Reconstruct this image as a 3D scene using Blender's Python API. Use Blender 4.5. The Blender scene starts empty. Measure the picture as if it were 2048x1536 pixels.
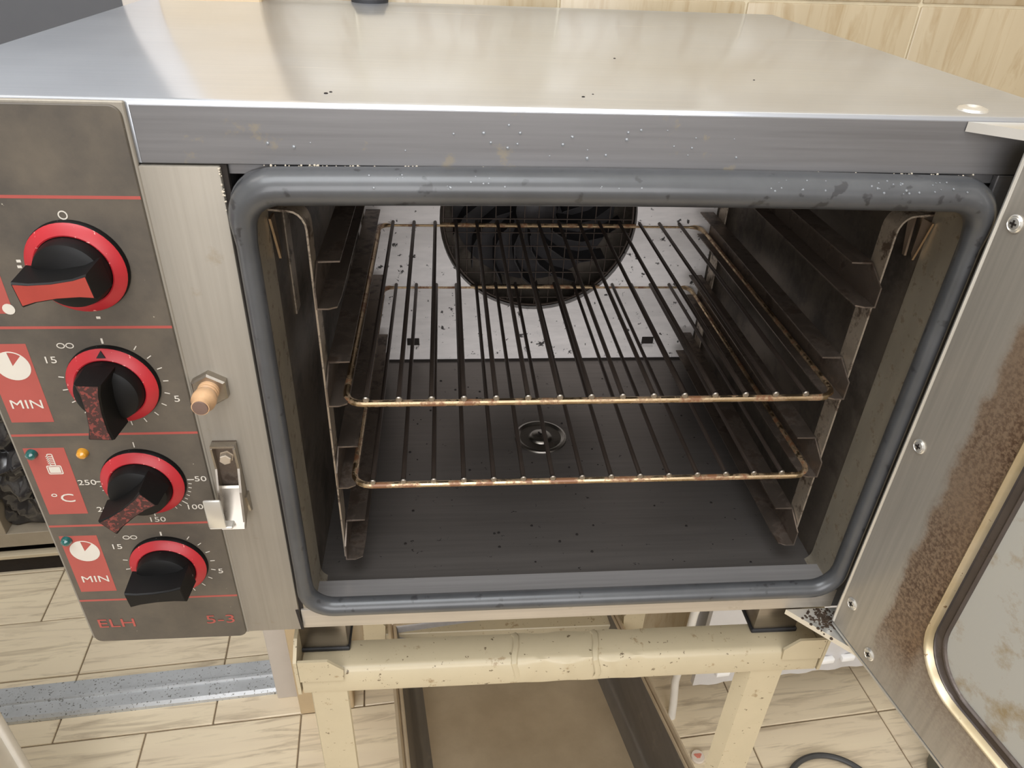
import bpy, bmesh, math, random
from mathutils import Vector, Matrix
random.seed(7)
PI = math.pi
sc = bpy.context.scene
col = sc.collection
H = 1.2                      # oven top stands 1.2 m above the floor; z is given from the oven top and lifted by H

# ------------------------------------------------------------------ camera, world, lights, exposure
cam_d = bpy.data.cameras.new('camera'); cam = bpy.data.objects.new('camera', cam_d); col.objects.link(cam)
yaw, pitch, roll = 0.104369163, 0.574097036, 0.0447658624
fw = Vector((math.sin(yaw)*math.cos(pitch), math.cos(yaw)*math.cos(pitch), -math.sin(pitch)))
rt = Vector((math.cos(yaw), -math.sin(yaw), 0)); up = rt.cross(fw)
r2 = rt*math.cos(roll) + up*math.sin(roll); u2 = up*math.cos(roll) - rt*math.sin(roll)
m3 = Matrix((r2, u2, -fw)).transposed()
cam.matrix_world = Matrix.Translation((0.165224275, -0.413291858, 0.0894426756 + H)) @ m3.to_4x4()
cam_d.sensor_fit = 'HORIZONTAL'; cam_d.sensor_width = 36.0; cam_d.lens = 1468.75029/2048*36.0
cam_d.clip_start = 0.01
sc.camera = cam

world = bpy.data.worlds.new('room_light'); sc.world = world; world.use_nodes = True
world.node_tree.nodes['Background'].inputs[0].default_value = (1.0, 0.92, 0.82, 1)
world.node_tree.nodes['Background'].inputs[1].default_value = 0.42

def area(name, loc, target, sx, sy, power, colr):
    d = bpy.data.lights.new(name, 'AREA'); d.shape = 'RECTANGLE'; d.size = sx; d.size_y = sy; d.energy = power; d.color = colr
    o = bpy.data.objects.new(name, d); col.objects.link(o); o.location = loc
    o.rotation_euler = (Vector(target) - Vector(loc)).to_track_quat('-Z', 'Y').to_euler()
    return o
area('ceiling_glow', (0.0, -0.5, 2.665), (0.0, -0.5, 0), 4.2, 3.4, 30, (0.88, 0.94, 1.0))
area('ceiling_light_panel', (-0.2, -0.6, 2.655), (-0.2, -0.6, 0), 1.4, 1.0, 31, (0.92, 0.96, 1.0))
area('window_daylight', (0.15, -2.7, 1.75), (0.27, 0.2, 1.0), 2.2, 1.5, 66, (0.98, 0.98, 1.0))  # unseen fill added behind the camera to brighten the oven cavity

area('far_room_light', (-1.1, 0.45, 2.64), (-0.8, 0.6, 0), 1.0, 1.0, 13, (1.0, 0.96, 0.90))  # added fill with no known lamp, brightens the floor beyond the opening
sc.view_settings.view_transform = 'Standard'; sc.view_settings.look = 'None'
sc.view_settings.gamma = 1; sc.view_settings.use_curve_mapping = False
sc.view_settings.exposure = -0.17

# ------------------------------------------------------------------ materials
def lin(c):
    return tuple((x/12.92 if x <= .04045 else ((x+.055)/1.055)**2.4) for x in (v/255 for v in c)) + (1,)

class NT:
    def __init__(s, name):
        s.m = bpy.data.materials.new(name); s.m.use_nodes = True
        s.t = s.m.node_tree; s.b = s.t.nodes['Principled BSDF']; s.co = None
    def n(s, typ, **kw):
        x = s.t.nodes.new(typ)
        for k, v in kw.items():
            if k.startswith('_'): setattr(x, k[1:], v)
            else: x.inputs[k.replace('_', ' ')].default_value = v
        return x
    def l(s, a, b): s.t.links.new(a, b)
    def coords(s, scale=(1, 1, 1), rot=(0, 0, 0)):
        if s.co is None: s.co = s.n('ShaderNodeTexCoord')
        mp = s.n('ShaderNodeMapping'); mp.inputs['Scale'].default_value = scale; mp.inputs['Rotation'].default_value = rot
        s.l(s.co.outputs['Object'], mp.inputs[0]); return mp.outputs[0]
    def noise(s, scale, detail=4, rough=.6, coords=None, dist=0.0):
        x = s.n('ShaderNodeTexNoise', Scale=scale, Detail=detail, Roughness=rough, Distortion=dist)
        s.l(coords if coords is not None else s.coords(), x.inputs['Vector']); return x.outputs['Fac']
    def ramp(s, fac, stops):
        x = s.n('ShaderNodeValToRGB'); e = x.color_ramp.elements
        while len(e) < len(stops): e.new(.5)
        for el, (p, c) in zip(e, stops):
            el.position = p; el.color = c if len(c) == 4 else tuple(c) + (1,)
        s.l(fac, x.inputs[0]); return x.outputs[0]
    def mix(s, fac, a, b, mode='MIX'):
        x = s.n('ShaderNodeMix'); x.data_type = 'RGBA'; x.blend_type = mode
        for i, v in ((0, fac), (6, a), (7, b)):
            if hasattr(v, 'is_linked'): s.l(v, x.inputs[i])
            else: x.inputs[i].default_value = v
        return x.outputs[2]
    def bump(s, fac, strength=.2, dist=.001):
        x = s.n('ShaderNodeBump', Strength=strength, Distance=dist); s.l(fac, x.inputs['Height'])
        s.l(x.outputs[0], s.b.inputs['Normal'])
    def set(s, **kw):
        for k, v in kw.items():
            i = s.b.inputs[k.replace('_', ' ')]
            if hasattr(v, 'is_linked'): s.l(v, i)
            else: i.default_value = v
        return s.m

def g(v): return (v, v, v, 1)

def brushed(name, tint=(.60, .59, .575), axis=(8, 300, 300), r0=.24, r1=.42, dirt=None, dirt_amt=.0, metal=1.0, stain=None, stain_range=(.60, .72), stain_scale=14, haze=0):
    t = NT(name)
    br = t.noise(1.0, 3, .6, t.coords(axis))
    big = t.noise(5.0, 5, .62)
    c = t.mix(t.ramp(br, [(.3, g(0)), (.7, g(1))]), tuple(x*.90 for x in tint)+(1,), tuple(min(1, x*1.06) for x in tint)+(1,))
    c = t.mix(t.ramp(big, [(.35, g(.0)), (.7, g(.45))]), c, tuple(x*.82 for x in tint)+(1,))
    metal_in = metal
    if dirt:
        sp = t.noise(stain_scale, 6, .7)
        f = t.ramp(sp, [(stain_range[0], g(0)), (stain_range[1], g(dirt_amt))])
        c = t.mix(f, c, dirt)
        mi = t.ramp(sp, [(stain_range[0], g(metal)), (stain_range[1], g(metal*(1-dirt_amt)))])
        metal_in = mi
    ro = t.ramp(t.mix(.5, t.ramp(br, [(0, g(0)), (1, g(1))]), t.ramp(big, [(.3, g(0)), (.75, g(1))])), [(.2, g(r0)), (.8, g(r1))])
    t.set(Base_Color=c, Roughness=ro, Metallic=metal_in)
    t.bump(br, .035, .0004)
    if haze:
        df = t.n('ShaderNodeBsdfDiffuse'); t.l(c, df.inputs['Color'])
        mx = t.n('ShaderNodeMixShader', Fac=haze); t.l(t.b.outputs[0], mx.inputs[1]); t.l(df.outputs[0], mx.inputs[2])
        t.l(mx.outputs[0], t.t.nodes['Material Output'].inputs[0])
    return t.m

def plain(name, c, rough=.5, metal=0.0, var=.12, scale=30, speck=None, speck_scale=260, speck_at=.72, bump=0, coat=0):
    t = NT(name)
    n = t.noise(scale, 5, .65)
    cc = t.mix(t.ramp(n, [(.3, g(0)), (.72, g(1))]), tuple(x*(1-var) for x in c[:3])+(1,), tuple(min(1, x*(1+var)) for x in c[:3])+(1,))
    if speck:
        s2 = t.noise(speck_scale, 3, .5)
        cc = t.mix(t.ramp(s2, [(speck_at, g(0)), (speck_at+.04, g(1))]), cc, speck)
    t.set(Base_Color=cc, Roughness=rough, Metallic=metal)
    if coat: t.set(Coat_Weight=coat, Coat_Roughness=.15)
    if bump: t.bump(t.noise(scale*4, 4), bump, .001)
    return t.m

M = {}
M['top_steel'] = brushed('brushed_steel_top', (.70, .70, .70), (6, 260, 260), .20, .40)
def lid_mat():
    t = NT('brushed_steel_lid')
    br = t.noise(1, 3, .6, t.coords((6, 260, 260))); big = t.noise(5, 5, .62)
    c = t.mix(t.ramp(br, [(.2, g(.2)), (.8, g(.8))]), (.62, .65, .70, 1), (.70, .73, .78, 1))
    sc_ = t.noise(1, 2, .5, t.coords((3.2, 60, 60), (0, 0, .12))); c = t.mix(t.ramp(sc_, [(.70, g(0)), (.72, g(.35))]), c, g(.9))
    t.set(Base_Color=c, Metallic=1.0, Roughness=t.ramp(big, [(.3, g(.50)), (.7, g(.64))])); t.bump(br, .03, .0004)
    b2 = t.n('ShaderNodeBsdfGlossy', Roughness=.14); b2.inputs['Color'].default_value = (.82, .86, .93, 1)
    mx = t.n('ShaderNodeMixShader', Fac=.60); t.l(t.b.outputs[0], mx.inputs[1]); t.l(b2.outputs[0], mx.inputs[2])
    t.l(mx.outputs[0], t.t.nodes['Material Output'].inputs[0]); return t.m
M['top_steel'] = lid_mat()
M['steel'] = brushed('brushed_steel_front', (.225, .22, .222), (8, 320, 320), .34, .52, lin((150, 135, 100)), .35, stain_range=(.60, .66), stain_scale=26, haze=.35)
M['steel_strip'] = brushed('brushed_steel_side_strip', (.34, .308, .26), (320, 320, 8), .5, .64, lin((120, 100, 64)), .3, stain_range=(.62, .70), stain_scale=30, haze=.55)
M['steel_low'] = brushed('brushed_steel_low', (.57, .52, .455), (8, 320, 320), .34, .5, lin((150, 135, 100)), .3, stain_range=(.61, .67), stain_scale=26, haze=.4)  # warm bright tint paints in the floor's reflection on the lower lip
M['cavity'] = brushed('sooty_cavity_steel', (.19, .16, .13), (200, 12, 200), .32, .55, lin((28, 20, 15)), .7, stain_range=(.45, .62), stain_scale=18, haze=.3)
M['cavity_floor'] = brushed('cavity_floor_steel', (.22, .20, .185), (9, 260, 260), .28, .46, lin((24, 20, 18)), .9, stain_range=(.655, .68), stain_scale=110, haze=.3)
M['baffle'] = brushed('baffle_steel', (.90, .85, .82), (30, 30, 140), .5, .65, lin((30, 24, 20)), .95, metal=.1, stain_range=(.615, .64), stain_scale=85)
M['guide'] = brushed('guide_steel', (.21, .17, .14), (120, 10, 120), .3, .48, lin((40, 26, 16)), .8, stain_range=(.5, .6), stain_scale=40, haze=.2)
M['upright'] = brushed('upright_steel', (.46, .39, .31), (200, 200, 14), .3, .45, lin((50, 32, 18)), .9, stain_range=(.5, .6), stain_scale=60, haze=.3)
M['wire'] = brushed('rack_wire_sooty', (.07, .052, .042), (90, 40, 90), .4, .55, metal=.5)
M['fan_black'] = plain('sooty_fan_metal', lin((44, 41, 42)), .45, .3, .3, 60)
M['rack_frame'] = brushed('rack_frame_chrome_burnt', (.64, .49, .31), (60, 60, 60), .22, .40, lin((108, 56, 22)), .85, stain_range=(.47, .58), stain_scale=60)
M['bright'] = brushed('bright_zinc', (.80, .78, .73), (12, 12, 12), .24, .36, haze=.25)
M['dull_metal'] = brushed('dull_bracket_metal', (.42, .38, .33), (150, 150, 150), .28, .45, lin((70, 52, 34)), .8, stain_range=(.56, .68), stain_scale=70)
M['bolt'] = brushed('bolt_metal', (.62, .54, .44), (90, 90, 90), .35, .5, haze=.3)
M['foot_steel'] = brushed('foot_steel', (.34, .31, .28), (10, 200, 200), .25, .4)
M['black_plastic'] = plain('black_plastic', lin((9, 8, 8)), .5, var=.2, speck=lin((150, 145, 138)), speck_scale=420, speck_at=.74)
M['black_plastic'].node_tree.nodes['Principled BSDF'].inputs['Specular IOR Level'].default_value = .3
M['soot_red'] = plain('soot_covered_red_plastic', lin((62, 36, 33)), .5, var=.1, scale=60, speck=lin((120, 56, 50)), speck_scale=520, speck_at=.54)
M['grip_red'] = plain('worn_red_plastic', lin((158, 60, 50)), .4, var=.1, speck=lin((210, 190, 178)), speck_scale=300, speck_at=.76)
M['ring_red'] = plain('red_dial_ring', lin((172, 36, 44)), .44, var=.10, speck=lin((226, 150, 142)), speck_scale=330, speck_at=.68)
M['white_print'] = plain('white_print', lin((205, 198, 186)), .5, var=.03)
M['red_print'] = plain('red_print', lin((164, 78, 70)), .45, var=.06)
M['green_lens'] = plain('green_lens', lin((20, 84, 80)), .12, var=.15, coat=.8)
M['amber_lens'] = plain('amber_lens', lin((200, 140, 40)), .15, var=.15, scale=300, coat=.8)
M['rubber_black'] = plain('black_rubber', lin((40, 40, 42)), .6)
M['gasket'] = plain('grey_rubber_gasket', lin((72, 73, 75)), .36, var=.22, scale=16, speck=lin((52, 52, 54)), speck_scale=90, speck_at=.64, bump=.05, coat=.25)
M['plunger'] = plain('cream_plunger_plastic', lin((205, 165, 125)), .35, var=.12, scale=80)
M['plunger_tip'] = plain('worn_plunger_tip', lin((110, 88, 78)), .5)
M['gap'] = plain('dark_gap', lin((34, 27, 22)), .8, var=.3, scale=90)
M['grime'] = plain('brown_grime', lin((58, 44, 32)), .55, var=.4, scale=160, speck=lin((150, 130, 110)), speck_scale=500, speck_at=.70, bump=.5)

def panel_mat():
    t = NT('control_panel_print')
    n = t.noise(22, 6, .7)
    c = t.mix(t.ramp(n, [(.35, g(0)), (.7, g(1))]), lin((76, 70, 63)), lin((97, 88, 76)))
    s1 = t.noise(300, 3, .5); c = t.mix(t.ramp(s1, [(.76, g(0)), (.79, g(.8))]), c, lin((190, 182, 165)))
    t.set(Base_Color=c, Roughness=t.ramp(n, [(.3, g(.46)), (.7, g(.6))])); return t.m
M['panel'] = panel_mat()

def stand_mat(name, base, rust_amt):
    t = NT(name)
    n = t.noise(9, 5, .65)
    c = t.mix(t.ramp(n, [(.3, g(0)), (.75, g(1))]), tuple(x*.86 for x in base[:3])+(1,), base)
    r = t.noise(42, 7, .72)
    c = t.mix(t.ramp(r, [(.605, g(0)), (.645, g(rust_amt*.7)), (.70, g(rust_amt))]), c, lin((128, 98, 58)))
    k = t.noise(170, 4, .6)
    c = t.mix(t.ramp(k, [(.66, g(0)), (.685, g(.85))]), c, lin((84, 66, 44)))
    t.set(Base_Color=c, Roughness=.42); t.bump(t.noise(60, 5), .12, .001); return t.m
M['cream'] = stand_mat('cream_enamel_paint', lin((194, 180, 150)), .7)

def wood_tile(name, a, b, dark, scl, rough=.38):
    t = NT(name)
    inf = t.n('ShaderNodeObjectInfo')
    add = t.n('ShaderNodeVectorMath'); add.operation = 'ADD'
    mul = t.n('ShaderNodeVectorMath'); mul.operation = 'SCALE'; mul.inputs['Scale'].default_value = 37.0
    cb = t.n('ShaderNodeCombineXYZ')
    for i in range(3): t.l(inf.outputs['Random'], cb.inputs[i])
    t.l(cb.outputs[0], mul.inputs[0])
    t.l(t.coords(scl), add.inputs[0]); t.l(mul.outputs[0], add.inputs[1])
    n = t.noise(1.0, 6, .6, add.outputs[0], .6)
    n2 = t.noise(3.4, 5, .65, add.outputs[0], 1.0)
    c = t.mix(t.ramp(n, [(.32, g(0)), (.66, g(1))]), a, b)
    c = t.mix(t.ramp(n2, [(.50, g(0)), (.70, g(.85))]), c, dark)
    sp = t.noise(90, 4, .6); c = t.mix(t.ramp(sp, [(.72, g(0)), (.76, g(.55))]), c, lin((110, 92, 72)))
    t.set(Base_Color=c, Roughness=rough); t.bump(n2, .05, .001); return t.m
M['plank'] = wood_tile('wood_look_floor_tile', lin((234, 219, 190)), lin((226, 210, 183)), lin((178, 161, 137)), (1.6, 16, 16))
M['wall_tile'] = wood_tile('beige_wall_tile', lin((178, 162, 134)), lin((188, 173, 146)), lin((160, 138, 104)), (13, 13, 1.5), .25)
M['grout'] = plain('floor_grout', lin((140, 124, 102)), .8)
M['wall_grout'] = plain('wall_grout', lin((212, 200, 172)), .7)
M['column'] = plain('tan_wall_end', lin((190, 168, 134)), .55, var=.05)
M['white_paint'] = plain('white_paint', lin((226, 222, 214)), .4, var=.03)
M['jamb'] = plain('grey_white_jamb', lin((196, 188, 180)), .45, var=.03)
M['aluminium'] = plain('dirty_aluminium_track', lin((196, 199, 202)), .42, .35, .10, 20, speck=lin((120, 120, 116)), speck_scale=240, speck_at=.62)
M['ceiling'] = plain('ceiling_white', lin((238, 235, 230)), .8, var=.01)
M['dark_panel'] = plain('dark_grey_panel', lin((88, 89, 93)), .35, var=.03)
M['cab_beige'] = plain('greybeige_board', lin((160, 148, 130)), .45, var=.06)
M['cab_light'] = plain('light_edge_board', lin((200, 186, 160)), .45, var=.04)
M['bag'] = plain('black_polythene', lin((44, 42, 44)), .14, var=.15, coat=.6)
M['cable'] = plain('dark_grey_cable_rubber', lin((66, 66, 66)), .45)
M['tub'] = plain('grey_green_plastic', lin((84, 88, 82)), .45, var=.05)
M['cap_white'] = plain('white_cap', lin((222, 210, 196)), .4, var=.05)
M['cap_red'] = plain('faded_red_print', lin((214, 130, 112)), .5, var=.2, scale=400)
M['radiator'] = plain('white_radiator_enamel', lin((206, 204, 204)), .3, var=.03)
M['radiator_fin'] = plain('bright_white_enamel', lin((250, 250, 250)), .25, var=.0)  # whiter than the panel, for light showing through its slots

def pan_mat():
    t = NT('worn_aluminium_tray')
    n = t.noise(6, 6, .65); b = t.noise(1, 3, .6, t.coords((120, 6, 120)))
    c = t.mix(t.ramp(n, [(.35, g(0)), (.7, g(1))]), lin((182, 165, 140)), lin((212, 195, 168)))
    t.set(Base_Color=c, Metallic=.35, Roughness=t.ramp(n, [(.3, g(.42)), (.7, g(.58))])); t.bump(b, .05, .0006); return t.m
M['pan'] = pan_mat()
M['pan_wall'] = brushed('tray_wall_dark', (.27, .25, .23), (100, 6, 100), .3, .5, lin((150, 140, 125)), .5, stain_range=(.60, .66), stain_scale=18, haze=.35)  # darker than the tray: the dark underside's reflection put into the colour

def door_steel():
    t = NT('stained_door_steel')
    sep = t.n('ShaderNodeSeparateXYZ'); t.l(t.coords(), sep.inputs[0])      # local x runs from the hinge, local z up
    br = t.noise(1, 3, .6, t.coords((260, 260, 7)))
    c = t.mix(t.ramp(br, [(.3, g(0)), (.7, g(1))]), (.43, .395, .345, 1), (.51, .47, .41, 1))
    # burnt-on grease beside the bead: the splash keeps its own outline on the sheet
    wob = t.noise(34, 6, .7)
    ma = t.n('ShaderNodeMath', _operation='MULTIPLY_ADD'); t.l(wob, ma.inputs[0]); ma.inputs[1].default_value = .022; t.l(sep.outputs[0], ma.inputs[2])
    band = t.ramp(ma.outputs[0], [(.0, g(0)), (.0500, g(0)), (.0530, g(.8)), (.086, g(1)), (.092, g(.5))])
    zt = t.n('ShaderNodeMath', _operation='MULTIPLY_ADD'); t.l(wob, zt.inputs[0]); zt.inputs[1].default_value = .05; t.l(sep.outputs[2], zt.inputs[2])
    zz = t.n('ShaderNodeMapRange'); zz.inputs['From Min'].default_value = H-.385; zz.inputs['From Max'].default_value = H-.33
    t.l(zt.outputs[0], zz.inputs['Value'])
    f = t.mix(1.0, band, zz.outputs[0], 'MULTIPLY')
    fl = t.noise(330, 5, .68); fl2 = t.noise(12, 4, .6)
    spots = t.ramp(fl, [(.43, g(.25)), (.57, g(1))])
    heavy = t.ramp(fl2, [(.35, g(.55)), (.65, g(1.0))])
    f2 = t.mix(1.0, t.mix(1.0, f, spots, 'MULTIPLY'), heavy, 'MULTIPLY')
    c = t.mix(t.mix(1.0, f, g(.68), 'MULTIPLY'), c, lin((142, 104, 60)))
    c = t.mix(f2, c, lin((52, 28, 14)))
    inv = t.n('ShaderNodeInvert'); t.l(f2, inv.inputs['Color'])
    ro = t.mix(f2, g(.30), g(.6))
    t.set(Base_Color=c, Metallic=inv.outputs[0], Roughness=ro); t.bump(br, .035, .0004)
    df = t.n('ShaderNodeBsdfDiffuse'); t.l(c, df.inputs['Color'])
    mx = t.n('ShaderNodeMixShader', Fac=.45); t.l(t.b.outputs[0], mx.inputs[1]); t.l(df.outputs[0], mx.inputs[2])
    t.l(mx.outputs[0], t.t.nodes['Material Output'].inputs[0]); return t.m
M['door_steel'] = door_steel()

def bead_mat():
    t = NT('greasy_door_bead')
    n = t.noise(20, 5, .6)
    c = t.mix(t.ramp(n, [(.35, g(0)), (.65, g(1))]), (.50, .40, .24, 1), (.62, .53, .38, 1))
    k = t.noise(160, 4, .6); c = t.mix(t.ramp(k, [(.66, g(0)), (.70, g(.8))]), c, lin((110, 76, 36)))
    t.set(Base_Color=c, Metallic=.7, Roughness=.36); return t.m
M['bead'] = bead_mat()
M['door_channel'] = brushed('door_channel_dark', (.13, .11, .10), (60, 60, 60), .35, .5, lin((60, 44, 26)), .5, stain_range=(.55, .62), stain_scale=30, haze=.3)

def glass_mat():
    t = NT('greasy_oven_glass')
    n = t.noise(26, 6, .7); n2 = t.noise(8, 4, .6)
    f = t.ramp(n, [(.52, g(0)), (.68, g(.75))])
    c = t.mix(f, lin((200, 197, 188)), lin((160, 132, 76)))
    t.set(Base_Color=c, Roughness=t.ramp(n2, [(.3, g(.12)), (.7, g(.3))]), Transmission_Weight=.3, IOR=1.5); return t.m
M['glass'] = glass_mat()

# ------------------------------------------------------------------ mesh helpers
class MB:
    def __init__(s): s.bm = bmesh.new()
    def face(s, vs):
        try: return s.bm.faces.new(vs)
        except ValueError: return None
    def box(s, x0, x1, y0, y1, z0, z1, bev=0.0, seg=2, R=None):
        ps = [(x, y, z) for x in (x0, x1) for y in (y0, y1) for z in (z0, z1)]
        v = [s.bm.verts.new(R(*p) if R else p) for p in ps]
        fs = [s.face([v[i] for i in q]) for q in ((0,1,3,2),(4,6,7,5),(0,4,5,1),(2,3,7,6),(0,2,6,4),(1,5,7,3))]
        if bev > 0:
            es = list({e for f in fs for e in f.edges})
            bmesh.ops.bevel(s.bm, geom=es, offset=bev, segments=seg, profile=.5, affect='EDGES')
        return s
    def prism(s, pts, off, caps=True):            # polygon extruded by a vector
        off = Vector(off); a = [s.bm.verts.new(p) for p in pts]; b = [s.bm.verts.new(Vector(p)+off) for p in pts]; n = len(pts)
        if caps: s.face(a[::-1]); s.face(b)
        for i in range(n): s.face([a[i], a[(i+1) % n], b[(i+1) % n], b[i]])
        return s
    def rings(s, rs, closed_u=True, closed_v=False, cap=False):
        vs = [[s.bm.verts.new(p) for p in r] for r in rs]; n = len(rs); m = len(rs[0])
        for i in range(n if closed_v else n-1):
            A, B = vs[i], vs[(i+1) % n]
            for j in range(m if closed_u else m-1):
                s.face([A[j], A[(j+1) % m], B[(j+1) % m], B[j]])
        if cap: s.face(vs[0][::-1]); s.face(vs[-1])
        return s
    def tube(s, path, r, n=10, closed=False, cap=True, ell=None, ref=(0, 0, 1)):
        P = [Vector(p) for p in path]; rs = []; N = len(P)
        prev = None
        for i, p in enumerate(P):
            if closed: d = P[(i+1) % N] - P[i-1]
            else: d = P[min(i+1, N-1)] - P[max(i-1, 0)]
            d.normalize()
            if prev is None:
                a = Vector(ref); a = a - d*a.dot(d)
                if a.length < 1e-4: a = Vector((1, 0, 0)); a = a - d*a.dot(d)
            else: a = prev - d*prev.dot(d)
            a.normalize(); prev = a; b = d.cross(a)
            ra, rb = (ell if ell else (r, r))
            rs.append([p + a*ra*math.cos(2*PI*k/n) + b*rb*math.sin(2*PI*k/n) for k in range(n)])
        return s.rings(rs, True, closed, cap and not closed)
    def lathe(s, prof, c, axis='y', n=32, a0=0):       # prof: (radius, height along -y or z)
        rs = []
        for r, h in prof:
            ring = []
            for k in range(n):
                t = a0 + 2*PI*k/n
                if axis == 'y': ring.append((c[0]+r*math.cos(t), c[1]-h, c[2]+r*math.sin(t)))
                else: ring.append((c[0]+r*math.cos(t), c[1]+r*math.sin(t), c[2]+h))
            rs.append(ring)
        return s.rings(rs, True, False, True)
    def build(s, name, mat, parent=None, loc=None, smooth=True, lift=True, angle=32):
        bmesh.ops.recalc_face_normals(s.bm, faces=s.bm.faces[:])
        me = bpy.data.meshes.new(name)
        if loc is None and lift:
            for v in s.bm.verts: v.co.z += H
        s.bm.to_mesh(me); s.bm.free()
        me.materials.append(mat)
        if smooth:
            me.polygons.foreach_set('use_smooth', [True]*len(me.polygons))
            me.set_sharp_from_angle(angle=math.radians(angle))
        return place(name, me, parent, loc)

def place(name, me, parent=None, loc=None, rot=None):
    o = bpy.data.objects.new(name, me); col.objects.link(o)
    mw = Matrix.Identity(4)
    if loc is not None: mw = Matrix.Translation((loc[0], loc[1], loc[2]+H))
    if rot is not None: mw = mw @ rot
    if parent is not None:
        o.parent = parent; o.matrix_parent_inverse = world_of[parent.name].inverted()
    o.matrix_basis = mw
    world_of[o.name] = mw
    return o
world_of = {}

def empty(name, loc, label, cat, group=None):
    o = bpy.data.objects.new(name, None); col.objects.link(o); o.empty_display_size = .05
    o.location = (loc[0], loc[1], loc[2]+H); world_of[o.name] = Matrix.Translation(o.location)
    o['label'] = label; o['category'] = cat
    if group: o['group'] = group
    return o
def tag(o, label, cat, group=None):
    o['label'] = label; o['category'] = cat
    if group: o['group'] = group
    return o
def structure(o): o['kind'] = 'structure'; return o
def lab(o, text): o['label'] = text; return o

def rrect(x0, x1, z0, z1, r, n=6, y=0.0, seg=1):
    """rounded rectangle in the xz plane, counter-clockwise from the bottom right corner"""
    pts = []
    for cx, cz, a in ((x1-r, z0+r, -PI/2), (x1-r, z1-r, 0), (x0+r, z1-r, PI/2), (x0+r, z0+r, PI)):
        for k in range(n+1):
            t = a + PI/2*k/n; pts.append((cx+r*math.cos(t), y, cz+r*math.sin(t)))
    if seg > 1:
        out = []
        for i, p in enumerate(pts):
            q = pts[(i+1) % len(pts)]; L = (Vector(q)-Vector(p)).length
            k = seg if L > .05 else 1
            for j in range(k): out.append(tuple(Vector(p).lerp(Vector(q), j/k)))
        return out
    return pts

TH = math.radians(4.5)
def RV(u, v, z=0.0): return (u*math.cos(TH)-v*math.sin(TH), u*math.sin(TH)+v*math.cos(TH), z)
ROT = Matrix.Rotation(TH, 4, 'Z')

# ------------------------------------------------------------------ the room
fl = MB().box(-3.2, 3.2, -3.2, 2.6, -1.26, -1.204, R=RV).build('floor', M['grout'], smooth=False); structure(fl)
def plank(u0, u1, v0, v1):
    gp = .0014; dz = random.uniform(-.0006, .0006)
    o = MB().box(-(u1-u0)/2+gp, (u1-u0)/2-gp, -(v1-v0)/2+gp, (v1-v0)/2-gp, -.008, 0, .0012, 1)
    c = RV((u0+u1)/2, (v0+v1)/2, -1.2+dz)
    ob = o.build('plank', M['plank'], loc=c, smooth=False)
    ob.rotation_euler = (0, 0, TH); world_of[ob.name] = ob.matrix_basis
    ob.parent = fl
    return ob
# end seams measured row by row (distance along the planks)
V0 = .445; PW = .1435; L = .276
def seam_u(x, y): return x*math.cos(TH)+y*math.sin(TH)
for r in range(-8, 7):
    s0 = -.082 if r % 4 in (0, 3) else -.2415
    for k in range(-6, 11):
        plank(s0 + k*L, s0 + (k+1)*L, V0 + (r-1)*PW, V0 + r*PW)

WV = .512
wb = MB().box(-.02, 3.2, WV, WV+.12, -1.21, 1.46, R=RV).build('wall_back', M['wall_grout'], smooth=False); structure(wb)
TW = .232; TZ = .325; tz0 = .0075; tu0 = seam_u(.534, .505)
tile_me = None
for i in range(-3, 7):
    for j in range(-4, 4):
        u0 = tu0 + i*TW; z0 = tz0 + (j-1)*TZ
        if z0 < -1.2 - .35: continue
        a0 = max(u0, -.015); a1 = u0+TW
        if a1 - a0 < .03: continue
        b0 = max(z0, -1.2)
        gp = .0016
        o = MB().box(-(a1-a0)/2+gp, (a1-a0)/2-gp, -.003, .004, -(z0+TZ-b0)/2+gp, (z0+TZ-b0)/2-gp, .0022, 2)
        ob = o.build('tile', M['wall_tile'], loc=RV((a0+a1)/2, WV, (b0+z0+TZ)/2))
        ob.rotation_euler = (0, 0, TH); ob.parent = wb
we = MB().box(-.083, .016, .443, .64, -1.2, 1.44, .002, 1, R=RV).build('wall_end', M['column']); structure(we)
jb = MB().box(-.129, -.0835, .482, .60, -1.2, 1.44, .003, 2, R=RV)
jb.box(-.132, -.129, .494, .53, -1.19, 1.44, R=RV)
structure(jb.build('trim_1', M['jamb']))
tr = MB()
tr.prism([RV(-.75, v, z) for v, z in ((.493, -1.2), (.493, -1.192), (.498, -1.186), (.524, -1.186), (.526, -1.182), (.531, -1.182), (.533, -1.186), (.563, -1.186), (.566, -1.2))],
         Vector(RV(-.131, .5)) - Vector(RV(-.75, .5)))
structure(tr.build('trim_2', M['aluminium'], angle=15))
structure(MB().box(-3.2, 3.2, -3.2, 2.6, 1.48, 1.56, R=RV).build('ceiling', M['ceiling'], smooth=False))
structure(MB().box(-3.2, 3.2, 2.0, 2.1, -1.21, 1.46, R=RV).build('wall_far', M['white_paint'], smooth=False))
structure(MB().box(2.6, 2.7, -3.2, 2.6, -1.21, 1.46, R=RV).build('wall_right', M['wall_grout'], smooth=False))
structure(MB().box(-2.9, -2.8, -3.2, 2.6, -1.21, 1.46, R=RV).build('wall_left', M['white_paint'], smooth=False))

# ------------------------------------------------------------------ oven
oven = empty('convection_oven', (.21, .24, -.417), 'stainless steel countertop convection oven with its door swung open, on cream stand', 'oven')
XL, XR, D = -.131, .535, .486
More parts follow.
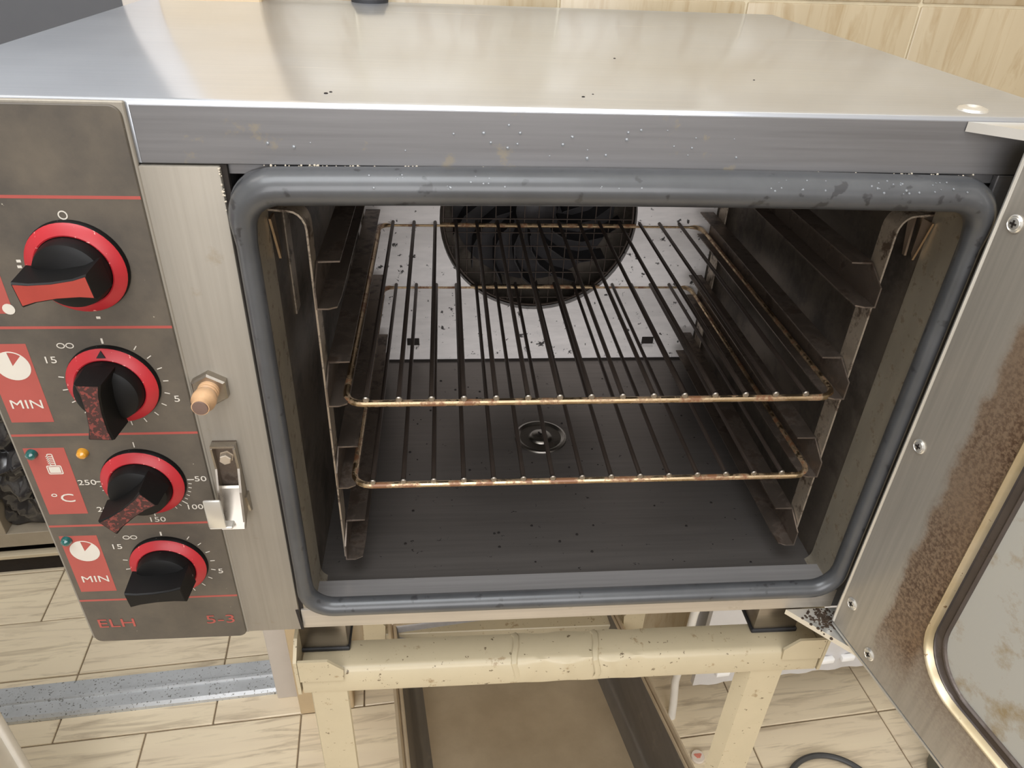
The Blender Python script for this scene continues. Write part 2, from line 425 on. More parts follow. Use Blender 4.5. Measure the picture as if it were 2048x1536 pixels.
# outer shell: lid with a rolled front edge
lid = MB()
pr = [(0.0, -.0335), (0.0, -.0026), (.0008, -.0008), (.0026, 0), (D-.004, 0), (D, -.004), (D, -.0335)]
lid.prism([(XL, y, z) for y, z in pr], (XR-XL, 0, 0))
lid_o = lab(lid.build('lid', M['top_steel'], oven), 'brushed steel lid with a bright folded front edge')
fas = MB().box(0.002, XR-.001, -.0008, .0012, -.0335, -.0030, .0004, 1).build('fascia', M['steel'], oven)
body = MB()
body.box(-.12, .0445, .004, D, -.417, -.0335)         # electrics side
body.box(.4985, XR, .004, D, -.417, -.0335)           # hinge side
body.box(.0445, .4985, .004, D, -.417, -.398)         # under the cavity
body.box(.0445, .4985, .475, D, -.398, -.0335)        # rear
body.box(.0445, .4985, .004, .475, -.040, -.0335)
body.build('body', M['steel'], oven, smooth=False)
# front sheets
st = MB().box(.0, .0428, -.0025, .004, -.4172, -.0345, .0008, 2).build('side_strip', M['steel_strip'], oven)
MB().box(.0428, .0460, .0005, .0045, -.405, -.034).build('gap_strip', M['gap'], oven, smooth=False)
MB().box(.0440, .5, -.0012, .004, -.4172, -.3955, .0008, 2).build('lower_fascia', M['steel_low'], oven)
MB().box(.4960, XR, -.0008, .004, -.4172, -.034, .0006, 1).build('hinge_strip', M['steel'], oven)
MB().prism([(.0405, -.003, -.393), (.0427, -.003, -.393), (.0446, -.003, -.4168), (.0425, -.003, -.4168)], (0, .001, 0)).build('seam', M['gap'], oven, smooth=False)

# cavity liner (five sheets with thickness)
cx0, cx1, cz0, cz1, cy0, cy1 = .0555, .4905, -.3935, -.0525, .003, .386
MB().box(cx0-.002, cx0, cy0, .474, cz0, cz1).build('cavity_wall', M['cavity'], oven, smooth=False)
MB().box(cx1, cx1+.002, cy0, .474, cz0, cz1).build('cavity_wall', M['cavity'], oven, smooth=False)
MB().box(cx0, cx1, cy0, .474, cz1, cz1+.002).build('cavity_ceiling', M['cavity'], oven, smooth=False)
MB().box(cx0, cx1, .0234, .474, cz0-.004, cz0).build('cavity_floor', M['cavity_floor'], oven, smooth=False)
lip = MB()
lip.prism([(cx0, y, z) for y, z in ((.001, -.397), (.001, -.3880), (.0022, -.3868), (.0215, -.3872), (.0232, -.3925), (.0232, -.397))], (cx1-cx0, 0, 0))
lip.build('cavity_sill', brushed('sill_steel', (.36, .345, .34), (8, 300, 300), .25, .4, haze=.5), oven)
# opening collar between gasket and liner
cl = MB()
def collar(r_in, y): return rrect(.0555-r_in, .4905+r_in, -.3965-r_in, -.0525+r_in, .012+max(r_in, 0), 5, y)
cl.rings([collar(-.0009, .034), collar(-.0009, .001), collar(.014, .001), collar(.014, .0035)], True)
cl.build('collar', brushed('collar_steel', (.40, .355, .28), (90, 90, 12), .32, .48, lin((74, 54, 30)), .7, stain_range=(.56, .64), stain_scale=90, haze=.35), oven)

# gasket: bulb on a flat flange
gk = MB()
mid = rrect(.0515, .4925, -.3885, -.0437, .022, 8, -.0045, 24)
wav = []
rs = []
N = len(mid)
for i, p in enumerate(mid):
    P = Vector(p); a = Vector(mid[i-1]); b = Vector(mid[(i+1) % N]); d = (b-a).normalized(); nrm = Vector((d.z, 0, -d.x))
    top = max(0, min(1, (P.z+.075)/.03)); bot = max(0, min(1, (-.362-P.z)/.02))
    ro = .0060 + .0046*top + .0016*bot; ry = .0075+.005*top
    sag = .0018*math.sin((P.x-.05)*7.1)*top
    ring = []
    for k in range(14):
        t = 2*PI*k/14
        ring.append(P + nrm*(ro*math.cos(t)) + Vector((0, -ry*math.sin(t), sag - .0006*top)))
    rs.append(ring)
gk.rings(rs, True, True)
gk_o = lab(gk.build('gasket', M['gasket'], oven, angle=80), 'grey rubber door gasket')
fg = MB(); o1 = rrect(.0445, .4985, -.3985, -.0362, .022, 8, -.0012); i1 = rrect(.054, .489, -.386, -.047, .016, 8, -.0020)
fg.rings([[(x, y+.004, z) for x, y, z in o1], o1, i1, [(x, y+.004, z) for x, y, z in i1]], True); fg.build('gasket_flange', M['gasket'], oven)

# fan baffle with a round opening
FC = (.272, -.208); FR = .1135; by = .386
bf = MB()
nseg = 64
def edge_pt(t):
    dx, dz = math.cos(t), math.sin(t)
    ks = []
    if dx > 1e-6: ks.append((cx1-.012-FC[0])/dx)
    if dx < -1e-6: ks.append((cx0+.012-FC[0])/dx)
    if dz > 1e-6: ks.append((cz1-FC[1])/dz)
    if dz < -1e-6: ks.append((cz0+.001-FC[1])/dz)
    k = min(ks); return (FC[0]+dx*k, by, FC[1]+dz*k)
angs = sorted([2*PI*k/nseg for k in range(nseg)] + [math.atan2(z-FC[1], x-FC[0]) % (2*PI) for x in (cx0+.012, cx1-.012) for z in (cz0+.001, cz1)])
rim = [(FC[0]+FR*math.cos(t), by, FC[1]+FR*math.sin(t)) for t in angs]
outp = [edge_pt(t) for t in angs]
bf.rings([[(x, y+.0015, z) for x, y, z in outp], outp, rim, [(x, y+.008, z) for x, y, z in rim]], True)
bf_o = lab(bf.build('fan_baffle', M['baffle'], oven, smooth=True, angle=25), 'lighter steel baffle sheet spattered with soot')
MB().box(cx0, cx0+.012, by+.002, by+.02, cz0, cz1).build('baffle_return', M['cavity'], oven, smooth=False)
MB().box(cx1-.012, cx1, by+.002, by+.02, cz0, cz1).build('baffle_return', M['cavity'], oven, smooth=False)
for sx in (.1235, .420):
    MB().box(sx-.0075, sx+.0075, by-.0008, by+.0005, -.371, -.361, .0004, 1).build('slot', M['gap'], bf_o, smooth=False)
    tb = MB(); tb.prism([(sx-.0068, by-.0006, -.3705), (sx-.0068, by-.0045, -.3735), (sx-.0068, by-.0045, -.3815), (sx-.0068, by-.0006, -.3835)], (.0136, 0, 0)); tb.build('tab', M['baffle'], bf_o)
MB().box(cx0+.02, cx1-.02, by-.002, by-.0005, cz0, cz0+.0022).build('baffle_seam', M['gap'], oven, smooth=False)
MB().box(cx0, cx1, .460, .474, cz0, cz1).build('fan_housing', M['cavity'], oven, smooth=False)
# fan wheel and guard
fan_h = MB().lathe([(.0, .0), (.100, .0), (.100, .003), (.030, .004), (.024, .03), (.006, .034), (0.0001, .034)], (FC[0], .448, FC[1]), 'y', 40).build('fan', M['fan_black'], oven)
for k in range(14):
    a = 2*PI*k/14; bl = []
    for q in range(5):
        r = .030 + .074*q/4; t = a + .75*(q/4)**1.3
        bl.append((FC[0]+r*math.cos(t), FC[1]+r*math.sin(t)))
    b = MB()
    b.rings([[(x, .444, z), (x, .412, z), (x+.0012, .412, z+.0012), (x+.0012, .444, z+.0012)] for x, z in bl], True, False, True)
    b.build('blade', M['fan_black'], fan_h)
gd = MB().tube([(FC[0]+(FR-.004)*math.cos(2*PI*k/48), by+.005, FC[1]+(FR-.004)*math.sin(2*PI*k/48)) for k in range(48)], .0014, 6, True).build('fan_guard', M['wire'], oven)
for k in range(-6, 7):
    o = k*.0165; h = math.sqrt(max(0, (FR-.004)**2 - o*o))
    MB().tube([(FC[0]-h, by+.004, FC[1]+o), (FC[0]+h, by+.004, FC[1]+o)], .0007, 6).build('guard_wire', M['wire'], gd)
    MB().tube([(FC[0]+o, by+.006, FC[1]-h), (FC[0]+o, by+.006, FC[1]+h)], .0007, 6).build('guard_wire', M['wire'], gd)

# cavity floor drain boss
dr = MB().lathe([(.0285, 0), (.028, .0016), (.0255, .0024), (.0235, .001), (.0225, .0003), (.013, .0003), (.012, .002), (.0095, .0035), (.0001, .0038)], (.2655, .222, cz0+.0002), 'z', 40)
lab(dr.build('drain_boss', brushed('drain_steel', (.34, .32, .29), (60, 60, 60), .25, .4), oven), 'round embossed drain boss with a screw')
for k in range(2):
    a = k*PI/2+.4
    b = MB(); b.box(-.005, .005, -.0008, .0008, 0, .0004)
    bo = b.build('screw_slot', M['gap'], oven, loc=(.2655, .222, cz0+.0040), smooth=False); bo.matrix_basis = bo.matrix_basis @ Matrix.Rotation(a, 4, 'Z')

# side guide frames
LIPS = [-.1375, -.2155, -.2925, -.370]
for side in (-1, 1):
    xw = .0795 if side < 0 else .4665           # web plane
    s = 1 if side < 0 else -1                   # towards the middle
    fr = MB()
    # front upright: a flat strip whose top bends out to the wall
    xu = xw - s*.0012; wall = cx0 if side < 0 else cx1
    def strip(y0, y1, f):
        path = [(xu, -.372)] + [(xu, -.085)] + [(xu - s*.010*(1-math.cos(q*PI/2/5))*1.0, -.085+.0125*math.sin(q*PI/2/5)) for q in range(1, 6)] + [(wall + s*.0005, -.0715)]
        th = .0013
        out = []
        for i, (x, z) in enumerate(path):
            a = path[max(i-1, 0)]; b = path[min(i+1, len(path)-1)]
            d = Vector((b[0]-a[0], b[1]-a[1])).normalized(); n = Vector((-d.y, d.x))*th*.5
            out.append([(x+n.x, y0, z+n.y), (x-n.x, y0, z-n.y), (x-n.x, y1, z-n.y), (x+n.x, y1, z+n.y)])
        f.rings(out, True, False, True)
    strip(.034, .052, fr)
    g_o = fr.build('rack_guide', M['upright'], oven)
    f2 = MB(); strip(.330, .350, f2); f2.build('upright', M['upright'], g_o)
    for zl in LIPS:
        # C-shaped runner: lip, web, short top flange, front end cut on the slant
        t = .0011
        def sect(y, zt, tw, bw):
            return [(xw, y, zl), (xw + s*bw, y, zl), (xw + s*bw, y, zl+t), (xw + s*t, y, zl+t), (xw + s*t, y, zt-t), (xw + s*tw, y, zt-t), (xw + s*tw, y, zt), (xw, y, zt)]
        secs = [sect(.028, zl+.0155, t*1.05, .008), sect(.031, zl+.0170, t*1.05, .0135), sect(.047, zl+.0262, t*1.05, .0145), sect(.0475, zl+.0265, .0155, .0145), sect(.365, zl+.0265, .0155, .0145)]
        r = MB(); r.rings(secs, True, False, True)
        r.build('runner', M['guide'], g_o, angle=20)
    hk = MB(); hx = wall + s*.0014
    hk.prism([(hx, .030, -.076), (hx, .041, -.076), (hx + s*.002, .038, -.100), (hx + s*.002, .035, -.104)], (s*.0015, 0, 0))
    if side > 0: hk.prism([(hx, .050, -.0765), (hx, .058, -.0765), (hx + s*.003, .046, -.104), (hx + s*.003, .043, -.104)], (s*.0015, 0, 0))
    hk.build('hook', brushed('hook_steel', (.72, .56, .40), (60, 60, 60), .25, .4), g_o)
# long vent slot in the left wall
MB().box(cx0, cx0+.0012, .075, .090, -.165, -.085, .0003, 1).build('side_slat', M['upright'], oven)

# control panel
PY = -.0045
panel = MB(); o1 = rrect(-.120, -.0012, -.420, -.0028, .006, 6, PY); o2 = [(x, .003, z) for x, y, z in o1]
panel.rings([o2, [(x, PY+.0006, z) for x, y, z in o1], rrect(-.1195, -.0017, -.4195, -.0033, .0056, 6, PY)], True, False, True)
panel_o = lab(panel.build('control_panel', M['panel'], oven, angle=20), 'dark brown printed control panel')
MB().box(-.122, .0006, -.0030, -.0002, -.4175, -.0012, .0006, 1).build('panel_rim', M['steel_strip'], oven)
def decal(pts, name, mat, y=PY-.00012, parent=panel_o, th=.0002):
    return MB().prism([(x, y, z) for x, z in pts], (0, th, 0)).build(name, mat, parent, smooth=False)
for z in (-.0515, -.1320, -.2120, -.2930, -.3712):
    decal([(-.1193, z-.0009), (-.0014, z-.0009), (-.0014, z+.0009), (-.1193, z+.0009)], 'red_line', M['red_print'])
for z0, z1 in ((-.1225, -.064), (-.2014, -.1431), (-.2814, -.2226), (-.3611, -.3028)):
    decal([(-.1156, z0), (-.0895, z0), (-.0895, z1), (-.1156, z1)], 'red_patch', M['red_print'])
Y2 = PY-.0003
def disc(x, z, r, n=28, a0=0, a1=2*PI): return [(x+r*math.sin(a0+(a1-a0)*k/n), z+r*math.cos(a0+(a1-a0)*k/n)) for k in range(n)]
def ringd(x, z, r0, r1, name, mat, n=28, sx=1.0, parent=panel_o, y=Y2):
    b = MB()
    a = [(x+sx*r0*math.sin(2*PI*k/n), y, z+r0*math.cos(2*PI*k/n)) for k in range(n)]
    c = [(x+sx*r1*math.sin(2*PI*k/n), y, z+r1*math.cos(2*PI*k/n)) for k in range(n)]
    b.rings([[(p[0], p[1]+.0002, p[2]) for p in a], a, c, [(p[0], p[1]+.0002, p[2]) for p in c]], True, True)
    return b.build(name, mat, parent, smooth=False)
for zc in (-.1587, -.3182):                                  # clock symbols
    w0, w1 = math.radians(-5), math.radians(42)
    pts = [(-.1015, zc)] + [(-.1015+.0103*math.sin(w1+(2*PI-(w1-w0))*k/30), zc+.0103*math.cos(w1+(2*PI-(w1-w0))*k/30)) for k in range(31)]
    decal(pts, 'clock_symbol', M['white_print'], Y2)
    b = MB(); arc = [(w0+(w1-w0)*k/6) for k in range(7)]
    b.rings([[(-.1015+r*math.sin(t), yy, zc+r*math.cos(t)) for r, yy in ((.0096, Y2), (.0103, Y2), (.0103, Y2+.0002), (.0096, Y2+.0002))] for t in arc], True, False, True)
    b.build('clock_arc', M['white_print'], panel_o, smooth=False)
decal(disc(-.0915, -.1195, .0035, 16), 'dot_symbol', M['white_print'], Y2)
# thermometer symbol
def hollow(x0, x1, z0, z1, w, name):
    b = MB(); a = rrect(x0, x1, z0, z1, .001, 3, Y2); c = rrect(x0+w, x1-w, z0+w, z1-w, .0006, 3, Y2)
    b.rings([[(p[0], p[1]+.0002, p[2]) for p in a], a, c, [(p[0], p[1]+.0002, p[2]) for p in c]], True, True); b.build(name, M['white_print'], panel_o, smooth=False)
hollow(-.1052, -.0955, -.2450, -.2375, .0007, 'thermometer_bulb'); decal([(-.1040, -.2438), (-.0967, -.2438), (-.0967, -.2387), (-.1040, -.2387)], 'thermometer_fill', M['white_print'], Y2)
hollow(-.1023, -.0984, -.2377, -.2275, .0006, 'thermometer_stem')
for k in range(5): decal([(-.1032, -.2300-.0015*k), (-.0990, -.2300-.0015*k), (-.0990, -.2295-.0015*k), (-.1032, -.2295-.0015*k)], 'scale_mark', M['white_print'], Y2)

def text(s, x, z, size, mat, sx=1.25, name='lettering', align='CENTER', bold=0.0):
    cu = bpy.data.curves.new('t', 'FONT'); cu.body = s; cu.size = size; cu.align_x = align; cu.align_y = 'CENTER'; cu.offset = bold; cu.extrude = .0001; cu.resolution_u = 3
    ob = bpy.data.objects.new('t', cu); col.objects.link(ob)
    dg = bpy.context.evaluated_depsgraph_get(); me = bpy.data.meshes.new_from_object(ob.evaluated_get(dg))
    bpy.data.objects.remove(ob)
    for v in me.vertices:
        a, b, c = v.co; v.co = (x + a*sx, Y2 - c, z + b + H)
    me.materials.clear(); me.materials.append(mat)
    return place(name, me, panel_o)
W = M['white_print']
text('MIN', -.1020, -.1876, .0094, W, 1.22); text('MIN', -.1016, -.3478, .0094, W, 1.22)
text('\u00b0C', -.1020, -.2668, .0105, W, 1.4)
text('ELH', -.0985, -.3985, .0135, M['red_print'], 1.3); text('5-3', -.0185, -.3985, .0135, M['red_print'], 1.35)
ringd(-.0450, -.0617, .0026, .0019, 'zero_mark', W)
for zc in (-.1445, -.3057):
    for q in (-1, 1): ringd(-.0668+q*.0026, zc, .0019, .0014, 'infinity_mark', W, 20, 1.3)
for zc, a, b in ((-.1720, (-.0785, -.1547), (-.0090, -.1847)), (-.3335, (-.0783, -.3147), (-.0090, -.3435))):
    text('15', a[0], a[1], .0068, W, 1.3); text('5', b[0], b[1], .0068, W, 1.3)
text('50', -.0070, -.2520, .0064, W, 1.35); text('100', -.0158, -.2778, .0064, W, 1.3); text('150', -.0440, -.2888, .0064, W, 1.3)
text('200', -.0765, -.2780, .0064, W, 1.3); text('250', -.0826, -.2530, .0064, W, 1.3)
KX = -.0445
def tick(zc, deg, r0, r1, w):
    t = math.radians(deg); d = Vector((math.sin(t), math.cos(t))); n = Vector((d.y, -d.x))*w/2; c = Vector((KX, zc))
    p = [c+d*r0+n, c+d*r1+n, c+d*r1-n, c+d*r0-n]
    decal([(q.x, q.y) for q in p], 'tick', W, Y2)
for zc in (-.1720, -.3335):
    tick(zc, 0, .0288, .0325, .0012)
    for k in range(1, 16):
        if k in (14,): pass
        tick(zc, 18+17.4*k - (0 if k < 10 else 0), .0297, .0330, .0006)
tick(-.2525, 0, .0292, .0335, .0007)
for dg in (90, 132, 180, 228, 270): tick(-.2525, dg, .0285, .0330, .0007)
for dg in (97, 104, 111, 118, 125, 140, 148, 262, 255): tick(-.2525, dg, .0288, .0310, .0005)
for (x, z) in ((-.0425, -.1253), (-.0765, -.0890), (-.0770, -.0925), (-.0768, -.0965)):
    decal([(x-.0012, z-.0008), (x+.0012, z-.0008), (x+.0012, z+.0008), (x-.0012, z+.0008)], 'index_mark', W, Y2)

# knobs
core_p = [(.0001, .0), (.0278, .0), (.0278, .0022), (.0272, .0034), (.0204, .0058), (.0200, .0110), (.0188, .0150), (.0150, .0165), (.0001, .0168)]
ring_p = [(.0208, .0060), (.0270, .0036), (.0274, .0038), (.0262, .0052), (.0214, .0076), (.0206, .0072)]
def grip_mesh(full):
    b = MB(); sta = [(-.0205, .0088), (-.012, .0066), (0, .0058), (.012, .0064), (.0205, .0086)]
    rows = []
    for x, w in sta:
        k = abs(x)/.0205
        yb = -.013; yf = -.0335
        xs = x*(1.0 if not full else 1.0)
        rows.append([(xs*1.0, yb, -w), (xs*.97, yf+.001, -w*.86), (xs*.96, yf, -w*.74), (xs*.96, yf, w*.74), (xs*.97, yf+.001, w*.86), (xs, yb, w)])
    b.rings(rows, True, False, True); return b
me_core = me_ring = me_grip = None
knobs = [(-.0920, -97, M['grip_red'], 'black knob with a clean red grip turned level'), (-.1720, 183, M['soot_red'], 'black knob with a sooty grip pointing up'),
         (-.2525, -128, M['soot_red'], 'black knob with a sooty grip turned aslant'), (-.3335, 84, M['black_plastic'], 'black knob with a dark level grip')]
for zc, ang, gm, text_l in knobs:
    k = MB().lathe(core_p, (0, 0, 0), 'y', 48).build('knob', M['black_plastic'], oven, loc=(KX, PY, zc)); lab(k, text_l)
    r = MB()
    n = 48; prof = ring_p
    r.rings([[(a*math.cos(2*PI*q/n), -h, a*math.sin(2*PI*q/n)) for q in range(n)] for a, h in prof], True, True)
    lab(r.build('dial_ring', M['ring_red'], k, loc=(KX, PY, zc)), 'red dial ring')
    gb = grip_mesh(True).build('grip', M['black_plastic'], k, loc=(KX, PY, zc)); R = Matrix.Rotation(math.radians(ang+90), 4, 'Y')
    gb.matrix_basis = gb.matrix_basis @ R
    # coloured face inlaid on the grip
    f = MB(); sta = [(-.0192, .0062), (-.012, .0048), (0, .0041), (.012, .0047), (.0192, .0061)]
    f.rings([[(x, -.0337, -w), (x, -.0337, w), (x, -.0333, w), (x, -.0333, -w)] for x, w in sta], True, False, True)
    fo = f.build('grip_face', gm, k, loc=(KX, PY, zc)); fo.matrix_basis = fo.matrix_basis @ R
MB().prism([(KX-.0027, PY-.0077, -.1720+.0228), (KX+.0027, PY-.0077, -.1720+.0228), (KX, PY-.0056, -.1720+.0268)], (0, .0004, 0)).build('triangle_mark', M['black_plastic'], oven, smooth=False)
# pilot lamps
for x, z, m, t in ((-.1108, -.2270, 'green_lens', 'green pilot lamp'), (-.0785, -.2270, 'amber_lens', 'amber pilot lamp'), (-.1108, -.3066, 'green_lens', 'green pilot lamp')):
    lab(MB().lathe([(.0038, 0), (.0037, .0015), (.0030, .0035), (.0016, .0046), (.0001, .0050)], (x, PY, z), 'y', 20).build('pilot_lamp', M[m], oven), t)

# door switch plunger with hexagon nut
nut = MB().lathe([(.0122, 0), (.0122, .0050), (.0108, .0062), (.0075, .0062)], (.0135, -.0025, -.1765), 'y', 6, PI/6)
nut_o = nut.build('plunger_nut', M['dull_metal'], oven, angle=20)
pl = MB().lathe([(0.0067, .005), (0.0067, .0085), (0.0063, .0088), (0.0063, .0095), (0.0067, .0100), (0.0067, .0110), (0.0061, .0116), (0.0070, .0130), (0.0076, .0165), (0.0074, .0200), (0.0059, .0225), (0.0058, .0240), (0.0054, .0262), (0.0001, .0264)], (.0135, -.0025, -.1755), 'y', 28)
lab(pl.build('plunger', M['plunger'], nut_o), 'cream plastic plunger'); 
MB().lathe([(.0050, .0260), (.0046, .0270), (.0001, .0272)], (.0135, -.0025, -.1755), 'y', 20).build('plunger_tip', M['plunger_tip'], nut_o)

# latch keeper: channel bracket, bolt, hook plate
lt = MB()
zt, zb = -.2205, -.2755
lt.box(.0060, .0218, -.0095, -.0042, zt-.0016, zt)
for xa, xb in ((.0058, .0072), (.0206, .0222)):
    lt.prism([(xa, -.0042, zt), (xa, -.0100, zt-.002), (xa, -.0085, zt-.020), (xa, -.0140, zb+.018), (xa, -.0200, zb-.010), (xa, -.0050, zb+.002)], (xb-xa, 0, 0))
lt.prism([(.0218, -.0026, zb+.010), (.0218, -.0100, zb+.010), (.0218, -.0060, zb-.006), (.0218, -.0026, zb-.008)], (.0016, 0, 0))
lt_o = lt.build('latch_keeper', M['dull_metal'], oven, smooth=False)
MB().box(.0060, .0218, -.0042, -.0026, zb, zt).build('latch_plate', M['guide'], lt_o, smooth=False)
hp = MB()
hp.rings([[(.0060, y, z), (.0215, y, z), (.0215, y+.0016, z+.0012), (.0060, y+.0016, z+.0012)] for y, z in ((-.0085, -.258), (-.0135, -.272), (-.0215, -.2845))], True, False, True)
hp.build('latch_slope', M['dull_metal'], lt_o)
hf = MB().box(-.0010, .0108, -.0255, -.0235, -.2800, -.2545, .0012, 2); hf.box(-.0010, .0150, -.0250, -.0125, -.2815, -.2793, .0008, 1)
lab(hf.build('latch_hook', M['bright'], lt_o), 'bright worn hook plate')
MB().lathe([(.0050, .0042), (.0050, .0050), (.0042, .0050), (.0042, .0088), (.0036, .0094), (.0001, .0094)], (.0140, 0, -.2325), 'y', 6, .3).build('bolt', M['bolt'], lt_o, angle=20)

# hinge plates
for z0, z1, nm in ((-.0085, -.0030, 'top'), (-.4235, -.4180, 'bottom')):
    hp = MB()
    if nm == 'top': pts = [(.4640, -.0015), (.545, -.0015), (.545, -.040), (.512, -.0395)]
    else: pts = [(.4590, -.0015), (.540, -.0015), (.540, -.050), (.502, -.0475)]
    hp.prism([(x, y, z0) for x, y in pts], (0, 0, z1-z0)); hp.build('hinge_plate', M['bright'], oven, smooth=False)
gr = MB()
for k in range(170):
    x = random.gauss(.488, .006); y = min(-.003, random.gauss(-.013, .006)); r = random.uniform(.0005, .0016)
    gr.lathe([(r, 0), (r*.8, r*.5), (.0001, r*.7)], (x, y, -.4182), 'z', 7)
gr_o = gr.build('hinge_grime', M['grime'], oven); gr_o['kind'] = 'stuff'
lab(MB().lathe([(.0085, 0), (.0080, .0012), (.0050, .0022), (.0032, .0010), (.0001, .0010)], (.4755, .0146, 0.0), 'z', 24).build('lid_screw', M['bright'], lid_o), 'bright washer screw at the lid corner')
lab(MB().lathe([(.0195, 0), (.0200, .003), (.0170, .010), (.0150, .022), (.0001, .024)], (.0873, .4785, 0.0), 'z', 28).build('vent_cap', M['rubber_black'], oven), 'black vent cap at the back of the lid')

# feet
for fx, sd in ((.0530, 1), (.4700, 1)):
    for fy in (.0405, .40):
        f = MB().box(fx-.021, fx+.021, fy-.020, fy+.020, -.4725, -.4165, .002, 2).build('foot', M['foot_steel'], oven)
        MB().box(fx-.0222, fx+.0222, fy-.0212, fy+.0212, -.4762, -.4715, .001, 1).build('foot_pad', M['rubber_black'], f)

# ---------------- door: swung a little past square, hinged at the right front edge
DA = Vector((.492, -.020, 0)); dd = Vector((.169, -.9856, 0)).normalized(); dn = Vector((-dd.y, dd.x, 0)); dn = dn if dn.x > 0 else -dn   # dn points outward, away from the opening
DM = Matrix(((dd.x, dn.x, 0, DA.x), (dd.y, dn.y, 0, DA.y), (0, 0, 1, 0), (0, 0, 0, 1)))
def dplace(mb, name, mat, parent, **kw):
    for v in mb.bm.verts: v.co.z += H
    o = mb.build(name, mat, None, lift=False, **kw)
    o.parent = parent; o.matrix_parent_inverse = world_of[parent.name].inverted(); o.matrix_basis = DM; world_of[o.name] = DM
    return o
DW, DB, DT = .475, -.4127, -.0125
sh = MB()
def rr(s0, s1, z0, z1, r, y, n=6): return rrect(s0, s1, z0, z1, r, n, y)
S0, S1, Z0, Z1, RC = .0740, DW-.0740, -.3685, -.0570, .042
inner = rr(S0, S1, Z0, Z1, RC, 0, 10)
# flat margin of the inner sheet, cut out to the bead
outer = []
for p in inner:
    # nearest point on the rectangle boundary, kept in order
    x, _, z = p
    outer.append(p)
def margin(mb):
    n = len(inner); q = n//4
    cor = [(DW, 0, DB), (DW, 0, DT), (0.0, 0, DT), (0.0, 0, DB)]
    vi = [mb.bm.verts.new(p) for p in inner]; vc = [mb.bm.verts.new(p) for p in cor]; vb = [mb.bm.verts.new((p[0], .036, p[2])) for p in cor]
    for k in range(4):
        seg = list(range(k*q, (k+1)*q))
        for a, b in zip(seg, seg[1:]): mb.face([vi[a], vi[b], vc[k]])
        nx = ((k+1)*q) % n
        mb.face([vi[seg[-1]], vi[nx], vc[(k+1) % 4], vc[k]])
    for k in range(4): mb.face([vc[k], vc[(k+1) % 4], vb[(k+1) % 4], vb[k]])
margin(sh)
door = dplace(sh, 'door', M['door_steel'], oven, angle=20)
lab(door, 'open steel door seen from inside, streaked with brown grease')
hm = MB(); hm.tube([(-.0002, .0010, DB+.001), (-.0002, .0010, DT)], .0019, 8); dplace(hm, 'door_edge', M['bright'], door)
bd = MB()
prof = [(0.0000, .0000), (.0006, -.0012), (.0016, -.0019), (.0026, -.0014), (.0036, .0008), (.0046, .0036)]
bd.rings([rr(S0+a, S1-a, Z0+a, Z1-a, RC-a, y, 10) for a, y in prof], True)
dplace(bd, 'door_bead', M['bead'], door, angle=60)
ch = MB()
prof = [(.0046, .0036), (.0052, .0050), (.0098, .0054), (.0104, .0040), (.0116, .0034), (.0126, .0042), (.0130, .0060)]
ch.rings([rr(S0+a, S1-a, Z0+a, Z1-a, RC-a*.6, y, 10) for a, y in prof], True)
dplace(ch, 'door_channel', M['door_channel'], door, angle=60)
gl = MB(); a = .0120; o1 = rr(S0+a, S1-a, Z0+a, Z1-a, RC-a*.6, .0058, 10); gl.rings([o1, [(x, .0105, z) for x, y, z in o1]], True, False, True)
lab(dplace(gl, 'window_pane', M['glass'], door), 'greasy glass pane')
os_ = MB(); o1 = rr(S0+a, S1-a, Z0+a, Z1-a, RC-a*.6, .034, 10); os_.rings([o1, [(x, .037, z) for x, y, z in o1]], True, False, True)
dplace(os_, 'outer_pane', M['glass'], door)
ob = MB(); n = 44
o1 = rr(-.001, DW+.004, DB-.003, DT+.002, .004, .036, 10); i1 = rr(S0+.03, S1-.03, Z0+.03, Z1-.03, .03, .036, 10)
ob.rings([i1, o1, [(x, .046, z) for x, y, z in o1], [(x, .046, z) for x, y, z in i1]], True, True); dplace(ob, 'door_skin', M['steel'], door, angle=20)
bl = MB().box(.0, DW, -.0003, .036, DB-.0032, DB-.0012); dplace(bl, 'door_sill_edge', M['bright'], door, smooth=False)
scr = [(.0112, -.0527), (.0110, -.2154), (.0110, -.3780), (.0433, -.4007), (DW-.011, -.0527), (DW-.011, -.2154), (DW-.011, -.378), (DW-.0433, -.4007), (DW/2, -.4007), (.0433, -.024), (DW/2, -.024), (DW-.0433, -.024)]
for s, z in scr:
    k = MB().lathe([(.0050, 0), (.0054, .0006), (.0046, .0013), (.0042, .0008), (.0036, .0014), (.0020, .0017), (.0001, .0018)], (s, 0, z), 'y', 18)
    dplace(k, 'screw', M['bright'], door)
    for q in (0, 1):
        b = MB(); b.box(-.0022+s if q == 0 else s-.0006, .0022+s if q == 0 else s+.0006, -.0020, -.0012, z-.0006 if q == 0 else z-.0022, z+.0006 if q == 0 else z+.0022)
        dplace(b, 'screw_slot', M['gap'], door, smooth=False)

